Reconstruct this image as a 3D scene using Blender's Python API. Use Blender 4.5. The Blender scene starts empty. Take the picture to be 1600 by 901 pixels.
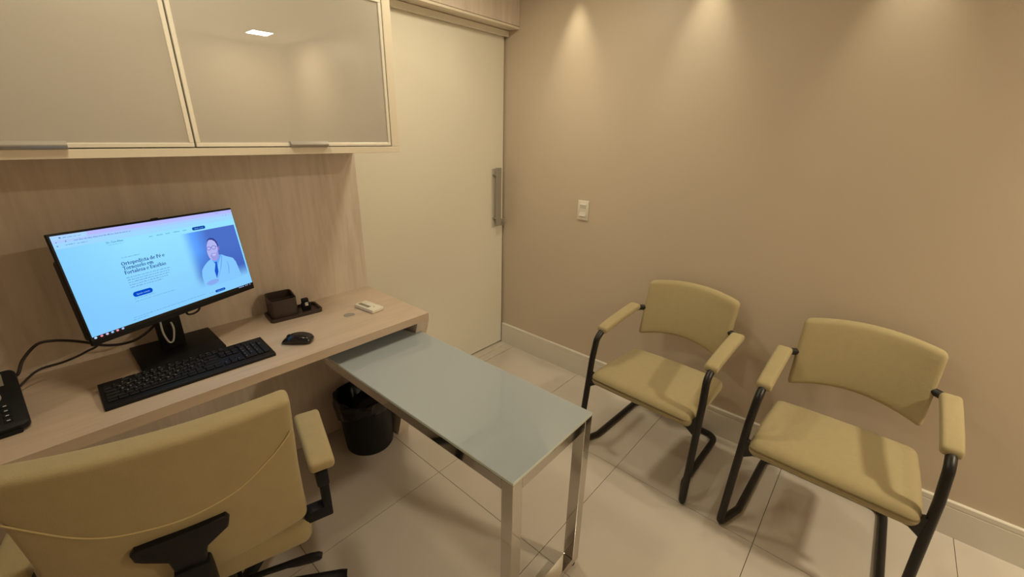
import bpy, bmesh, math, random
from mathutils import Vector, Matrix
random.seed(7)
S = bpy.context.scene
COL = S.collection
PI = math.pi

# ------------------------------------------------------------------ camera
cam = bpy.data.cameras.new('camera')
cam.sensor_width = 36.0
cam.lens = 657.0 / 1600.0 * 36.0
cam.clip_start = 0.02
camo = bpy.data.objects.new('camera', cam)
COL.objects.link(camo)
_yaw, _pit, _rol = 0.8513, -0.3511, 0.0198
_f = Vector((math.sin(_yaw)*math.cos(_pit), math.cos(_yaw)*math.cos(_pit), math.sin(_pit)))
_r = _f.cross(Vector((0, 0, 1))).normalized()
_u = _r.cross(_f)
_r2 = _r*math.cos(_rol) + _u*math.sin(_rol)
_u2 = -_r*math.sin(_rol) + _u*math.cos(_rol)
camo.matrix_world = Matrix(((_r2.x, _u2.x, -_f.x, -2.1507), (_r2.y, _u2.y, -_f.y, -1.9044),
                            (_r2.z, _u2.z, -_f.z, 1.4986), (0, 0, 0, 1)))
S.camera = camo

# ------------------------------------------------------------------ world, lights, exposure
S.view_settings.view_transform = 'Standard'
S.view_settings.look = 'None'
S.view_settings.gamma = 1.0
S.view_settings.use_curve_mapping = False
S.view_settings.exposure = 0.0
W = bpy.data.worlds.new('world')
S.world = W
W.use_nodes = True
W.node_tree.nodes['Background'].inputs[0].default_value = (0.02, 0.016, 0.01, 1)
W.node_tree.nodes['Background'].inputs[1].default_value = 1.0

WARM = (1.0, 0.875, 0.60)
SPOTC = (1.0, 0.90, 0.62)
ROOM_X0, ROOM_Y0, CEIL = -3.35, -3.95, 2.32
PANEL_POWER = 31.5
SPOT_POWER = 13.0

# ------------------------------------------------------------------ materials
def mat(name, col, rough=0.5, metal=0.0, bump=0.0, bscale=200.0, coat=0.0, spec=0.5, var=0.0, vscale=6.0, stretch=(1, 1, 1), emis=None, estr=1.0, sheen=0.0):
    m = bpy.data.materials.new(name)
    m.use_nodes = True
    nt = m.node_tree
    b = nt.nodes['Principled BSDF']
    b.inputs['Base Color'].default_value = (*col, 1)
    b.inputs['Roughness'].default_value = rough
    b.inputs['Metallic'].default_value = metal
    b.inputs['Coat Weight'].default_value = coat
    b.inputs['Coat Roughness'].default_value = 0.0
    b.inputs['Specular IOR Level'].default_value = spec
    if sheen:
        b.inputs['Sheen Weight'].default_value = sheen
    if emis:
        b.inputs['Emission Color'].default_value = (*emis, 1)
        b.inputs['Emission Strength'].default_value = estr
    tc = nt.nodes.new('ShaderNodeTexCoord')
    mp = nt.nodes.new('ShaderNodeMapping')
    mp.inputs['Scale'].default_value = stretch
    nt.links.new(tc.outputs['Object'], mp.inputs['Vector'])
    if var:
        n = nt.nodes.new('ShaderNodeTexNoise')
        n.inputs['Scale'].default_value = vscale
        n.inputs['Detail'].default_value = 5
        nt.links.new(mp.outputs[0], n.inputs['Vector'])
        r = nt.nodes.new('ShaderNodeValToRGB')
        r.color_ramp.elements[0].position = 0.3
        r.color_ramp.elements[1].position = 0.72
        r.color_ramp.elements[0].color = (*[c*(1-var) for c in col], 1)
        r.color_ramp.elements[1].color = (*[min(1, c*(1+var)) for c in col], 1)
        nt.links.new(n.outputs['Fac'], r.inputs[0])
        nt.links.new(r.outputs[0], b.inputs['Base Color'])
    if bump:
        n2 = nt.nodes.new('ShaderNodeTexNoise')
        n2.inputs['Scale'].default_value = bscale
        n2.inputs['Detail'].default_value = 3
        nt.links.new(mp.outputs[0], n2.inputs['Vector'])
        bp = nt.nodes.new('ShaderNodeBump')
        bp.inputs['Strength'].default_value = bump
        bp.inputs['Distance'].default_value = 0.002
        nt.links.new(n2.outputs['Fac'], bp.inputs['Height'])
        nt.links.new(bp.outputs[0], b.inputs['Normal'])
    return m

def wood(name, col, dark, stretch, scale=7.0):
    m = mat(name, col, 0.42)
    nt = m.node_tree
    b = nt.nodes['Principled BSDF']
    tc = nt.nodes.new('ShaderNodeTexCoord')
    mp = nt.nodes.new('ShaderNodeMapping')
    mp.inputs['Scale'].default_value = stretch
    nt.links.new(tc.outputs['Object'], mp.inputs['Vector'])
    n = nt.nodes.new('ShaderNodeTexNoise')
    n.inputs['Scale'].default_value = scale
    n.inputs['Detail'].default_value = 8
    n.inputs['Roughness'].default_value = 0.62
    n.inputs['Distortion'].default_value = 0.6
    nt.links.new(mp.outputs[0], n.inputs['Vector'])
    n2 = nt.nodes.new('ShaderNodeTexNoise')
    n2.inputs['Scale'].default_value = scale*0.28
    n2.inputs['Detail'].default_value = 3
    nt.links.new(mp.outputs[0], n2.inputs['Vector'])
    a = nt.nodes.new('ShaderNodeMath'); a.operation = 'MULTIPLY_ADD'
    nt.links.new(n2.outputs['Fac'], a.inputs[0]); a.inputs[1].default_value = 0.7
    nt.links.new(n.outputs['Fac'], a.inputs[2])
    r = nt.nodes.new('ShaderNodeValToRGB')
    r.color_ramp.elements[0].position = 0.62
    r.color_ramp.elements[1].position = 1.02
    r.color_ramp.elements[0].color = (*dark, 1)
    r.color_ramp.elements[1].color = (*col, 1)
    nt.links.new(a.outputs[0], r.inputs[0])
    nt.links.new(r.outputs[0], b.inputs['Base Color'])
    bp = nt.nodes.new('ShaderNodeBump')
    bp.inputs['Strength'].default_value = 0.08
    bp.inputs['Distance'].default_value = 0.002
    nt.links.new(n.outputs['Fac'], bp.inputs['Height'])
    nt.links.new(bp.outputs[0], b.inputs['Normal'])
    return m

def srgb(r, g, b):
    return tuple(((c/255)/12.92 if c/255 <= 0.04045 else ((c/255+0.055)/1.055)**2.4) for c in (r, g, b))

def emit(name, col, s=1.0):
    m = bpy.data.materials.new(name)
    m.use_nodes = True
    nt = m.node_tree
    for n in list(nt.nodes):
        nt.nodes.remove(n)
    e = nt.nodes.new('ShaderNodeEmission')
    o = nt.nodes.new('ShaderNodeOutputMaterial')
    e.inputs[0].default_value = (*col, 1)
    e.inputs[1].default_value = s
    nt.links.new(e.outputs[0], o.inputs[0])
    return m

M = {}
M['wall'] = mat('beige_wall_paint', (0.625, 0.525, 0.42), 0.42, bump=0.12, bscale=90, var=0.02, vscale=2.0)
M['ceiling'] = mat('white_ceiling_paint', (0.78, 0.76, 0.73), 0.8, bump=0.05)
M['lacquer'] = mat('white_lacquer', (0.84, 0.80, 0.71), 0.10, coat=1.0)
M['base'] = mat('glossy_white_baseboard', (0.76, 0.72, 0.66), 0.2, coat=0.3, var=0.01)
M['tile'] = mat('polished_cream_tile', (0.60, 0.54, 0.49), 0.22, coat=0.6, var=0.035, vscale=3.0)
M['grout'] = mat('brown_grout', (0.17, 0.135, 0.11), 0.9)
M['sill'] = mat('pale_stone', (0.58, 0.52, 0.45), 0.3, var=0.08, vscale=20)
M['wood_v'] = wood('pale_oak_vertical', (0.74, 0.64, 0.56), (0.62, 0.53, 0.455), (6, 6, 0.6))
M['wood_h'] = wood('pale_oak_horizontal', (0.61, 0.485, 0.385), (0.53, 0.415, 0.325), (0.6, 6, 6))
M['cream'] = mat('cream_carcass', (0.80, 0.72, 0.60), 0.35)
M['alu'] = mat('pale_anodised_aluminium', (0.86, 0.82, 0.74), 0.35, metal=0.25)
M['satin'] = mat('satin_steel', (0.42, 0.39, 0.355), 0.42, metal=0.45, bump=0.04, bscale=400)
M['cabglass'] = mat('back_painted_beige_glass', (0.50, 0.465, 0.425), 0.0, spec=0.8)
M['tglass'] = mat('pale_green_painted_glass', (0.37, 0.42, 0.47), 0.0, coat=0.8)
M['tedge'] = mat('glass_edge_highlight', (0.62, 0.70, 0.66), 0.1, coat=0.5)
M['chrome'] = mat('chrome', (0.62, 0.59, 0.55), 0.07, metal=1.0)
M['fabric'] = mat('mustard_fabric', (0.40, 0.325, 0.178), 0.85, bump=0.35, bscale=500, var=0.025, vscale=45, sheen=0.15)
M['fabric2'] = mat('mustard_fabric_worn', (0.38, 0.305, 0.165), 0.88, bump=0.4, bscale=450, var=0.035, vscale=30, sheen=0.15)
M['piping'] = mat('pale_piping', (0.60, 0.50, 0.27), 0.8)
M['blackmetal'] = mat('black_powder_coat', (0.012, 0.011, 0.011), 0.38, bump=0.05, spec=0.4)
M['blackplastic'] = mat('black_plastic', (0.008, 0.008, 0.010), 0.5, bump=0.08, bscale=300, spec=0.25)
M['keyplastic'] = mat('black_key_plastic', (0.009, 0.009, 0.012), 0.45, spec=0.25)
M['glossblack'] = mat('glossy_black', (0.01, 0.01, 0.012), 0.15)
M['bag'] = mat('black_bin_bag', (0.006, 0.006, 0.007), 0.22, spec=0.4, bump=0.5, bscale=25)
M['brownplastic'] = mat('dark_brown_plastic', (0.045, 0.028, 0.024), 0.45)
M['whiteplastic'] = mat('white_plastic', (0.78, 0.74, 0.66), 0.35)
M['greyscreen'] = mat('grey_lcd', (0.23, 0.21, 0.165), 0.25)
M['cablewhite'] = mat('grey_cable', (0.55, 0.55, 0.56), 0.5)
M['cableblack'] = mat('black_cable', (0.02, 0.014, 0.014), 0.5)
M['legend'] = mat('key_legend', (0.55, 0.55, 0.58), 0.6)
M['silverkeys'] = mat('silver_phone_keys', (0.6, 0.58, 0.55), 0.35, metal=0.4)
M['rubber'] = mat('dark_rubber', (0.02, 0.02, 0.02), 0.8)
M['plate'] = mat('pale_reflection_plate', (0.62, 0.57, 0.49), 0.3)
M['led'] = emit('led_diffuser', WARM, 9.0)
M['lampface'] = emit('spot_lamp_face', SPOTC, 60.0)

# ------------------------------------------------------------------ mesh helpers
XF = {}   # object name -> world matrix of things

def R(ax, a):
    return Matrix.Rotation(a, 4, ax)

def T(x, y, z):
    return Matrix.Translation((x, y, z))

class MB:
    def __init__(s):
        s.bm = bmesh.new()
    def add(s, verts, faces, mtx=None):
        vs = [s.bm.verts.new(mtx @ Vector(v) if mtx else Vector(v)) for v in verts]
        for f in faces:
            try:
                s.bm.faces.new([vs[i] for i in f])
            except ValueError:
                pass
        return s
    def box(s, lo, hi, bev=0.0, seg=2, mtx=None):
        b = bmesh.new()
        bmesh.ops.create_cube(b, size=1.0)
        for v in b.verts:
            v.co = Vector([lo[i] + (v.co[i]+0.5)*(hi[i]-lo[i]) for i in range(3)])
        if bev:
            bmesh.ops.bevel(b, geom=b.edges[:], offset=bev, segments=seg, affect='EDGES', profile=0.5)
        s.merge(b, mtx)
        return s
    def merge(s, b, mtx=None):
        idx = {}
        for v in b.verts:
            idx[v] = s.bm.verts.new(mtx @ v.co if mtx else v.co)
        for f in b.faces:
            try:
                s.bm.faces.new([idx[v] for v in f.verts])
            except ValueError:
                pass
        b.free()
    def prism(s, pts, a0, a1, axis='z', bev=0.0, seg=2, mtx=None):
        # polygon pts in the two axes other than `axis`, extruded a0..a1
        b = bmesh.new()
        def mk(p, a):
            return {'z': (p[0], p[1], a), 'y': (p[0], a, p[1]), 'x': (a, p[0], p[1])}[axis]
        lo = [b.verts.new(mk(p, a0)) for p in pts]
        hi = [b.verts.new(mk(p, a1)) for p in pts]
        n = len(pts)
        b.faces.new(lo); b.faces.new(hi)
        for i in range(n):
            b.faces.new([lo[i], lo[(i+1) % n], hi[(i+1) % n], hi[i]])
        bmesh.ops.recalc_face_normals(b, faces=b.faces[:])
        if bev:
            es = [e for e in b.edges if not (e.verts[0].co - e.verts[1].co).length < 1e-9]
            caps = [e for e in es if len(e.link_faces) == 2 and any(len(f.verts) == n for f in e.link_faces)]
            bmesh.ops.bevel(b, geom=caps, offset=bev, segments=seg, affect='EDGES', profile=0.5)
        s.merge(b, mtx)
        return s
    def tube(s, pts, r, n=12, closed=False, cap=True, rx=None, mtx=None):
        pts = [Vector(p) for p in pts]
        N = len(pts)
        tang = []
        for i in range(N):
            a = pts[(i-1) % N] if (closed or i > 0) else pts[i]
            c = pts[(i+1) % N] if (closed or i < N-1) else pts[i]
            tang.append((c-a).normalized())
        up = Vector((0, 0, 1)) if abs(tang[0].z) < 0.9 else Vector((1, 0, 0))
        nrm = (up - tang[0]*up.dot(tang[0])).normalized()
        rings = []
        for i in range(N):
            nrm = (nrm - tang[i]*nrm.dot(tang[i])).normalized()
            bi = tang[i].cross(nrm)
            rr = r[i] if isinstance(r, (list, tuple)) else r
            ring = []
            for k in range(n):
                a = 2*PI*k/n
                v = pts[i] + nrm*(rr*math.cos(a)) + bi*((rx or rr)*math.sin(a))
                ring.append(s.bm.verts.new(mtx @ v if mtx else v))
            rings.append(ring)
        for i in range(N if closed else N-1):
            A, B = rings[i], rings[(i+1) % N]
            for k in range(n):
                s.bm.faces.new([A[k], A[(k+1) % n], B[(k+1) % n], B[k]])
        if cap and not closed:
            s.bm.faces.new(rings[0][::-1]); s.bm.faces.new(rings[-1])
        return s
    def lathe(s, prof, n=32, mtx=None, wob=None):
        rings = []
        for j, (r, z) in enumerate(prof):
            ring = []
            for k in range(n):
                a = 2*PI*k/n
                rr, zz = (r, z) if wob is None else wob(j, a, r, z)
                v = Vector((rr*math.cos(a), rr*math.sin(a), zz))
                ring.append(s.bm.verts.new(mtx @ v if mtx else v))
            rings.append(ring)
        for A, B in zip(rings[:-1], rings[1:]):
            for k in range(n):
                s.bm.faces.new([A[k], A[(k+1) % n], B[(k+1) % n], B[k]])
        s.bm.faces.new(rings[0][::-1]); s.bm.faces.new(rings[-1])
        return s
    def pad(s, h, r, fn=None, nu=(10, 10, 4), nr=3, mtx=None):
        # rounded box of half sizes h with edge radius r, deformed by fn
        def coords(hh, n):
            rr = min(r, hh*0.98)
            e = [hh - rr*(1-math.sin(PI/2*k/nr)) for k in range(1, nr+1)]
            inner = [-(hh-rr) + 2*(hh-rr)*k/n for k in range(n+1)]
            return [-x for x in e[::-1]] + inner + e
        cs = [coords(h[i], nu[i]) for i in range(3)]
        vmap = {}
        def V(i, j, k):
            key = (i, j, k)
            if key not in vmap:
                p = Vector((cs[0][i], cs[1][j], cs[2][k]))
                q = Vector([max(-(h[a]-min(r, h[a]*0.98)), min(h[a]-min(r, h[a]*0.98), p[a])) for a in range(3)])
                d = p-q
                if d.length > 1e-9:
                    m = max(abs(d.x), abs(d.y), abs(d.z))
                    rr = min(r, min(h)*0.98) if False else r
                    d = Vector([d[a]/max(1e-9, 1.0) for a in range(3)])
                    # project the clamped corner onto a sphere-like corner
                    L = d.length
                    lim = [min(r, h[a]*0.98) for a in range(3)]
                    e = Vector([d[a]/lim[a] for a in range(3)])
                    mx = max(abs(e.x), abs(e.y), abs(e.z))
                    if e.length > 1e-9:
                        e = e.normalized()*mx
                    d = Vector([e[a]*lim[a] for a in range(3)])
                p = q+d
                if fn:
                    p = Vector(fn(p))
                vmap[key] = s.bm.verts.new(mtx @ p if mtx else p)
            return vmap[key]
        n0, n1, n2 = [len(c)-1 for c in cs]
        for i in range(n0):
            for j in range(n1):
                s.bm.faces.new([V(i, j, 0), V(i, j+1, 0), V(i+1, j+1, 0), V(i+1, j, 0)])
                s.bm.faces.new([V(i, j, n2), V(i+1, j, n2), V(i+1, j+1, n2), V(i, j+1, n2)])
        for i in range(n0):
            for k in range(n2):
                s.bm.faces.new([V(i, 0, k), V(i+1, 0, k), V(i+1, 0, k+1), V(i, 0, k+1)])
                s.bm.faces.new([V(i, n1, k), V(i, n1, k+1), V(i+1, n1, k+1), V(i+1, n1, k)])
        for j in range(n1):
            for k in range(n2):
                s.bm.faces.new([V(0, j, k), V(0, j, k+1), V(0, j+1, k+1), V(0, j+1, k)])
                s.bm.faces.new([V(n0, j, k), V(n0, j+1, k), V(n0, j+1, k+1), V(n0, j, k+1)])
        return s
    def mesh(s, name, m, smooth=True, angle=35, recalc=True):
        if recalc:
            bmesh.ops.recalc_face_normals(s.bm, faces=s.bm.faces[:])
        me = bpy.data.meshes.new(name)
        s.bm.to_mesh(me)
        s.bm.free()
        if smooth:
            for p in me.polygons:
                p.use_smooth = True
            me.set_sharp_from_angle(angle=math.radians(angle))
        me.materials.append(m)
        return me

def rrect(x0, y0, x1, y1, r, n=5):
    out = []
    for cx, cy, a0 in ((x1-r, y1-r, 0), (x0+r, y1-r, 90), (x0+r, y0+r, 180), (x1-r, y0+r, 270)):
        for k in range(n+1):
            a = math.radians(a0 + 90*k/n)
            out.append((cx+r*math.cos(a), cy+r*math.sin(a)))
    return out

def fillet(pts, r, n=6):
    pts = [Vector(p) for p in pts]
    out = [pts[0]]
    for i in range(1, len(pts)-1):
        rr = r[i] if isinstance(r, (list, dict)) else r
        a = (pts[i-1]-pts[i]); b = (pts[i+1]-pts[i])
        la, lb = a.length, b.length
        a.normalize(); b.normalize()
        ang = a.angle(b)
        d = min(rr/math.tan(ang/2), la*0.49, lb*0.49) if ang > 0.01 else 0
        p0 = pts[i]+a*d; p1 = pts[i]+b*d
        for k in range(n+1):
            t = k/n
            out.append(p0*(1-t)**2 + pts[i]*2*t*(1-t) + p1*t*t)
    out.append(pts[-1])
    return out

def smoothpath(pts, n=8):
    P = [Vector(p) for p in pts]
    out = []
    for i in range(len(P)-1):
        p0 = P[max(0, i-1)]; p1 = P[i]; p2 = P[i+1]; p3 = P[min(len(P)-1, i+2)]
        for k in range(n):
            t = k/n
            out.append(0.5*((2*p1) + (-p0+p2)*t + (2*p0-5*p1+4*p2-p3)*t*t + (-p0+3*p1-3*p2+p3)*t**3))
    out.append(P[-1])
    return out

# ------------------------------------------------------------------ object helpers
def tag(o, label=None, cat=None, group=None, kind=None):
    if label: o['label'] = label
    if cat: o['category'] = cat
    if group: o['group'] = group
    if kind: o['kind'] = kind
    return o

def thing(name, label, cat, mtx=None, group=None):
    o = bpy.data.objects.new(name, None)
    o.empty_display_size = 0.1
    COL.objects.link(o)
    mtx = mtx or Matrix.Identity(4)
    o.matrix_world = mtx
    XF[o.name] = mtx
    return tag(o, label, cat, group)

def part(name, mb, m, parent=None, local=False, **kw):
    """link a mesh; world-space meshes are brought into the root thing's frame"""
    me = mb if isinstance(mb, bpy.types.Mesh) else mb.mesh(name, m, **kw)
    o = bpy.data.objects.new(name, me)
    COL.objects.link(o)
    if parent is not None:
        root = parent
        while root.parent:
            root = root.parent
        if not local and root.name in XF:
            me.transform(XF[root.name].inverted())
        o.parent = parent
    return o

def single(name, mb, m, label, cat, group=None, **kw):
    return tag(part(name, mb, m, None, **kw), label, cat, group)

def struct(name, mb, m, parent=None, **kw):
    o = part(name, mb, m, parent, **kw)
    if parent is None:
        o['kind'] = 'structure'
    return o

def copy_tree(o, parent=None):
    c = o.copy()
    COL.objects.link(c)
    if parent:
        c.parent = parent
        c.matrix_parent_inverse = o.matrix_parent_inverse.copy()
    for ch in [x for x in bpy.data.objects if x.parent == o]:
        copy_tree(ch, c)
    return c

# ------------------------------------------------------------------ setting
t_ = 0.10
floor = struct('floor', MB().box((ROOM_X0-t_, ROOM_Y0-t_, -0.08), (t_, 0.22, -0.004)), M['grout'], smooth=False)
struct('wall_right', MB().box((0, ROOM_Y0, -0.004), (t_, 0.22, CEIL)), M['wall'], smooth=False)
struct('wall_back', MB().box((ROOM_X0, 0.12, -0.004), (0, 0.22, CEIL)), M['wall'], smooth=False)
struct('wall_left', MB().box((ROOM_X0-t_, ROOM_Y0, -0.004), (ROOM_X0, 0.22, CEIL)), M['wall'], smooth=False)
struct('wall_front', MB().box((ROOM_X0-t_, ROOM_Y0-t_, -0.004), (t_, ROOM_Y0, CEIL)), M['wall'], smooth=False)
struct('ceiling', MB().box((ROOM_X0-t_, ROOM_Y0-t_, CEIL), (t_, 0.22, CEIL+0.1)), M['ceiling'], smooth=False)

# polished 60 cm tiles with thin recessed grout lines
GX, GY, TS, G = -1.1927, -0.6309, 0.5996, 0.0011
for i in range(-4, 3):
    for j in range(-2, 7):
        x0, x1 = GX+TS*i+G, GX+TS*(i+1)-G
        y1, y0 = GY-TS*(j-1)-G, GY-TS*j+G
        x0, x1 = max(x0, ROOM_X0+0.001), min(x1, -0.001)
        y0, y1 = max(y0, ROOM_Y0+0.001), min(y1, -0.0005 if x1 < -1.15 else -0.062)
        if x1-x0 < 0.02 or y1-y0 < 0.02:
            continue
        part('tile', MB().box((x0, y0, -0.004), (x1, y1, 0.0)), M['tile'], floor, smooth=False)
# stone threshold strips in front of the sliding door
part('threshold', MB().box((-1.188, -0.059, -0.004), (-0.001, 0.008, 0.0)), M['sill'], floor, smooth=False)
part('threshold', MB().box((-1.1, 0.011, -0.004), (-0.001, 0.119, 0.0)), M['sill'], floor, smooth=False)

# baseboard with stepped cap
prof = [(0.0, 0.0), (-0.015, 0.0), (-0.015, 0.128), (-0.0135, 0.131), (-0.0135, 0.1345), (-0.015, 0.137), (-0.015, 0.154), (-0.0125, 0.157), (0.0, 0.157)]
struct('baseboard_right', MB().prism([(p[0], p[1]) for p in prof], ROOM_Y0+0.02, 0.064, 'y'), M['base'], smooth=False)

# sliding door, flush white lacquer, with pull handle and lock
door = struct('door_1', MB().box((-1.45, 0.0714, 0.008), (-0.012, 0.106, 2.07), 0.0015, 1), M['lacquer'], smooth=False)
hd = part('handle', MB().box((-0.1035, 0.038, 0.912), (-0.0600, 0.049, 1.293), 0.0015, 1), M['satin'], door, smooth=False)
hd['label'] = 'flat satin steel pull bar'
part('reflection_plate', MB().box((-0.121, 0.0690, 0.900), (-0.080, 0.0714, 1.286), 0.0008, 1), M['plate'], door, smooth=False)  # pale plate stands in for the handle's reflection in the glossy door
for z in (0.962, 1.247):
    part('standoff', MB().tube([(-0.098, 0.045, z), (-0.098, 0.0688, z)], 0.006, 10), M['satin'], door)
    part('screw', MB().tube([(-0.106, 0.0635, z), (-0.106, 0.0689, z)], 0.008, 14), M['satin'], door)
part('lock', MB().box((-0.033, 0.058, 0.905), (-0.014, 0.0714, 0.952), 0.002, 1).tube([(-0.024, 0.059, 0.930), (-0.024, 0.048, 0.930)], 0.006, 10), M['satin'], door)

# door track valance
struct('trim_1', MB().box((-1.45, 0.0422, 2.048), (-0.001, 0.062, 2.079), 0.0015, 1), M['lacquer'], smooth=False)
struct('trim_2', MB().box((-0.0118, 0.108, 0.0), (-0.001, 0.119, 2.05)), M['grout'], smooth=False)

# storage box over the door
ob = thing('overhead_cabinet', 'pale wood storage cabinet over the white sliding door, under the ceiling', 'cabinet', T(-0.6, 0.0, 2.08))
part('body', MB().box((-1.085, -0.022, 2.081), (-0.001, 0.119, CEIL-0.002), 0.001, 1), M['cream'], ob, smooth=False)
part('bottom_rail', MB().box((-1.085, -0.0407, 2.078), (-0.001, -0.023, 2.090), 0.001, 1), M['cream'], ob, smooth=False)
part('door_panel', MB().box((-1.083, -0.0400, 2.0925), (-0.022, -0.023, CEIL-0.004), 0.001, 1), M['wood_v'], ob, smooth=False)
part('filler_strip', MB().box((-0.020, -0.0400, 2.0925), (-0.001, -0.023, CEIL-0.004), 0.001, 1), M['wood_v'], ob, smooth=False)

# back panel behind the desk
XD = -1.1065
single('wall_panel', MB().box((ROOM_X0+0.002, 0.0, 0.0), (XD, 0.05, CEIL-0.002), 0.001, 1), M['wood_v'],
       'tall pale wood wall panel behind the desk and the monitor', 'panel', smooth=False)

# ------------------------------------------------------------------ upper cabinet
YC = -0.3673
cab = thing('wall_cabinet', 'long cream wall cabinet with beige glass flap doors above the desk', 'cabinet', T(-2.2, 0.0, 1.4216))
CX0, ZB, ZT = -3.09, 1.4216, 1.985
cb = MB()
cb.box((CX0, YC, ZB), (XD, -0.001, ZB+0.0225), 0.001, 1)
cb.box((CX0, YC, ZT-0.03), (XD, -0.001, ZT), 0.001, 1)
cb.box((XD-0.034, YC, ZB+0.023), (XD, -0.001, ZT-0.0305), 0.001, 1)
cb.box((CX0, YC, ZB+0.023), (CX0+0.034, -0.001, ZT-0.0305), 0.001, 1)
cb.box((CX0+0.035, -0.02, ZB+0.023), (XD-0.035, -0.001, ZT-0.0305))
part('carcass', cb, M['cream'], cab, smooth=False)
ZD0, ZD1 = ZB+0.0255, 1.9455
for (x0, x1) in ((-1.7955, -1.1450), (-2.4500, -1.7995), (-3.0530, -2.4540)):
    fw = 0.0185
    fr = MB()
    y0, y1 = YC-0.0005, YC+0.0205
    for lo, hi in (((x0, y0, ZD0), (x1, y1, ZD0+fw*0.62)), ((x0, y0, ZD1-fw*0.7), (x1, y1, ZD1)),
                   ((x0, y0, ZD0+fw*0.62), (x0+fw*0.62, y1, ZD1-fw*0.7)), ((x1-fw*0.62, y0, ZD0+fw*0.62), (x1, y1, ZD1-fw*0.7))):
        fr.box(lo, hi, 0.0012, 1)
    d = part('door', fr, M['alu'], cab, smooth=False)
    part('glass_pane', MB().box((x0+fw*0.6, YC+0.003, ZD0+fw*0.6), (x1-fw*0.6, YC+0.009, ZD1-fw*0.68)), M['cabglass'], d, smooth=False)
    xm = (x0+x1)/2
    hnd = MB().prism([(YC-0.003, ZD0-0.003), (YC+0.002, ZD0-0.003), (YC+0.002, ZD0+0.0165), (YC-0.004, ZD0+0.0165), (YC-0.014, ZD0+0.008), (YC-0.014, ZD0+0.005)], xm-0.064, xm+0.064, 'x', 0.0006, 1)
    part('handle', hnd, M['satin'], d, smooth=False)

# ------------------------------------------------------------------ desk
ZDK, TH, YD = 0.75, 0.033, -0.50
desk = thing('desk', 'long pale wood desk along the panelled wall under the wall cabinet', 'desk', T(-2.2, -0.25, 0))
part('desktop', MB().box((-3.20, YD, ZDK-TH), (XD, -0.0005, ZDK)), M['wood_h'], desk, smooth=False)
part('side_panel', MB().prism([(YD, ZDK-TH-0.00005), (-0.0005, ZDK-TH-0.00005), (-0.0005, 0.0), (-0.2665, 0.0)], XD-0.062, XD, 'x'), M['wood_v'], desk, smooth=False)
part('side_panel', MB().prism([(YD, ZDK-TH-0.00005), (-0.0005, ZDK-TH-0.00005), (-0.0005, 0.0), (-0.2665, 0.0)], -3.20, -3.138, 'x', 0.001, 1), M['wood_v'], desk, smooth=False)
part('cable_grommet', MB().lathe([(0.001, ZDK+0.0006), (0.0195, ZDK+0.0016), (0.0225, ZDK+0.0014), (0.024, ZDK+0.0001)][::-1], 28, T(-1.359, -0.276, 0)), M['satin'], desk)

# ------------------------------------------------------------------ glass side table
TA = 0.0168
mt = T(-1.5165, -1.3656, 0) @ R('Z', TA)
tb = thing('side_table', 'narrow chrome table with pale green glass top, running out from under the desk', 'table', mt)
TW, TL, TZ = 0.392, 1.20, 0.666
part('glass_top', MB().box((0.001, 0.001, TZ-0.009), (TW-0.001, TL, TZ), 0.0008, 1), M['tglass'], tb, local=True, smooth=False)
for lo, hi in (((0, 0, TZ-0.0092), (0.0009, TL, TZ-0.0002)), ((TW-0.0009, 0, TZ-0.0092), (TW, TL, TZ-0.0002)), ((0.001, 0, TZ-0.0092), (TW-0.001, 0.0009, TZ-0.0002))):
    part('glass_edge_highlight', MB().box(lo, hi), M['tedge'], tb, local=True, smooth=False)  # lighter strips paint a bright highlight along the glass rim
RH, LW = 0.036, 0.040
z1 = TZ-0.0095
def rail(lo, hi, name='rail'):
    return part(name, MB().box(lo, hi, 0.0015, 2), M['chrome'], tb, local=True, smooth=False)
rail((0, LW+0.0005, z1-RH), (0.03, TL, z1))
rail((TW-0.03, LW+0.0005, z1-RH), (TW, TL, z1))
rail((LW+0.0005, 0, z1-RH), (TW-LW-0.0005, LW, z1))
rail((0.0305, TL-0.03, z1-RH), (TW-0.0305, TL, z1))
rail((0, 0, 0.018), (LW, LW, z1), 'leg')
rail((TW-LW, 0, 0.018), (TW, LW, z1), 'leg')
rail((LW+0.0005, 0.0, 0.018), (TW-LW-0.0005, LW, 0.018+0.030), 'foot_bar')
for x in (LW/2, TW-LW/2):
    part('foot', MB().tube([(x, LW/2, 0.0), (x, LW/2, 0.004), (x, LW/2, 0.004), (x, LW/2, 0.0175)], [0.017, 0.017, 0.009, 0.009], 16), M['blackplastic'], tb, local=True)
for x in (0.06, TW-0.06):
    part('slide_bracket', MB().box((x-0.02, TL-0.025, TZ+0.0003), (x+0.02, TL-0.005, ZDK-TH-0.0008), 0.001, 1), M['blackmetal'], tb, local=True, smooth=False)

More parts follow.
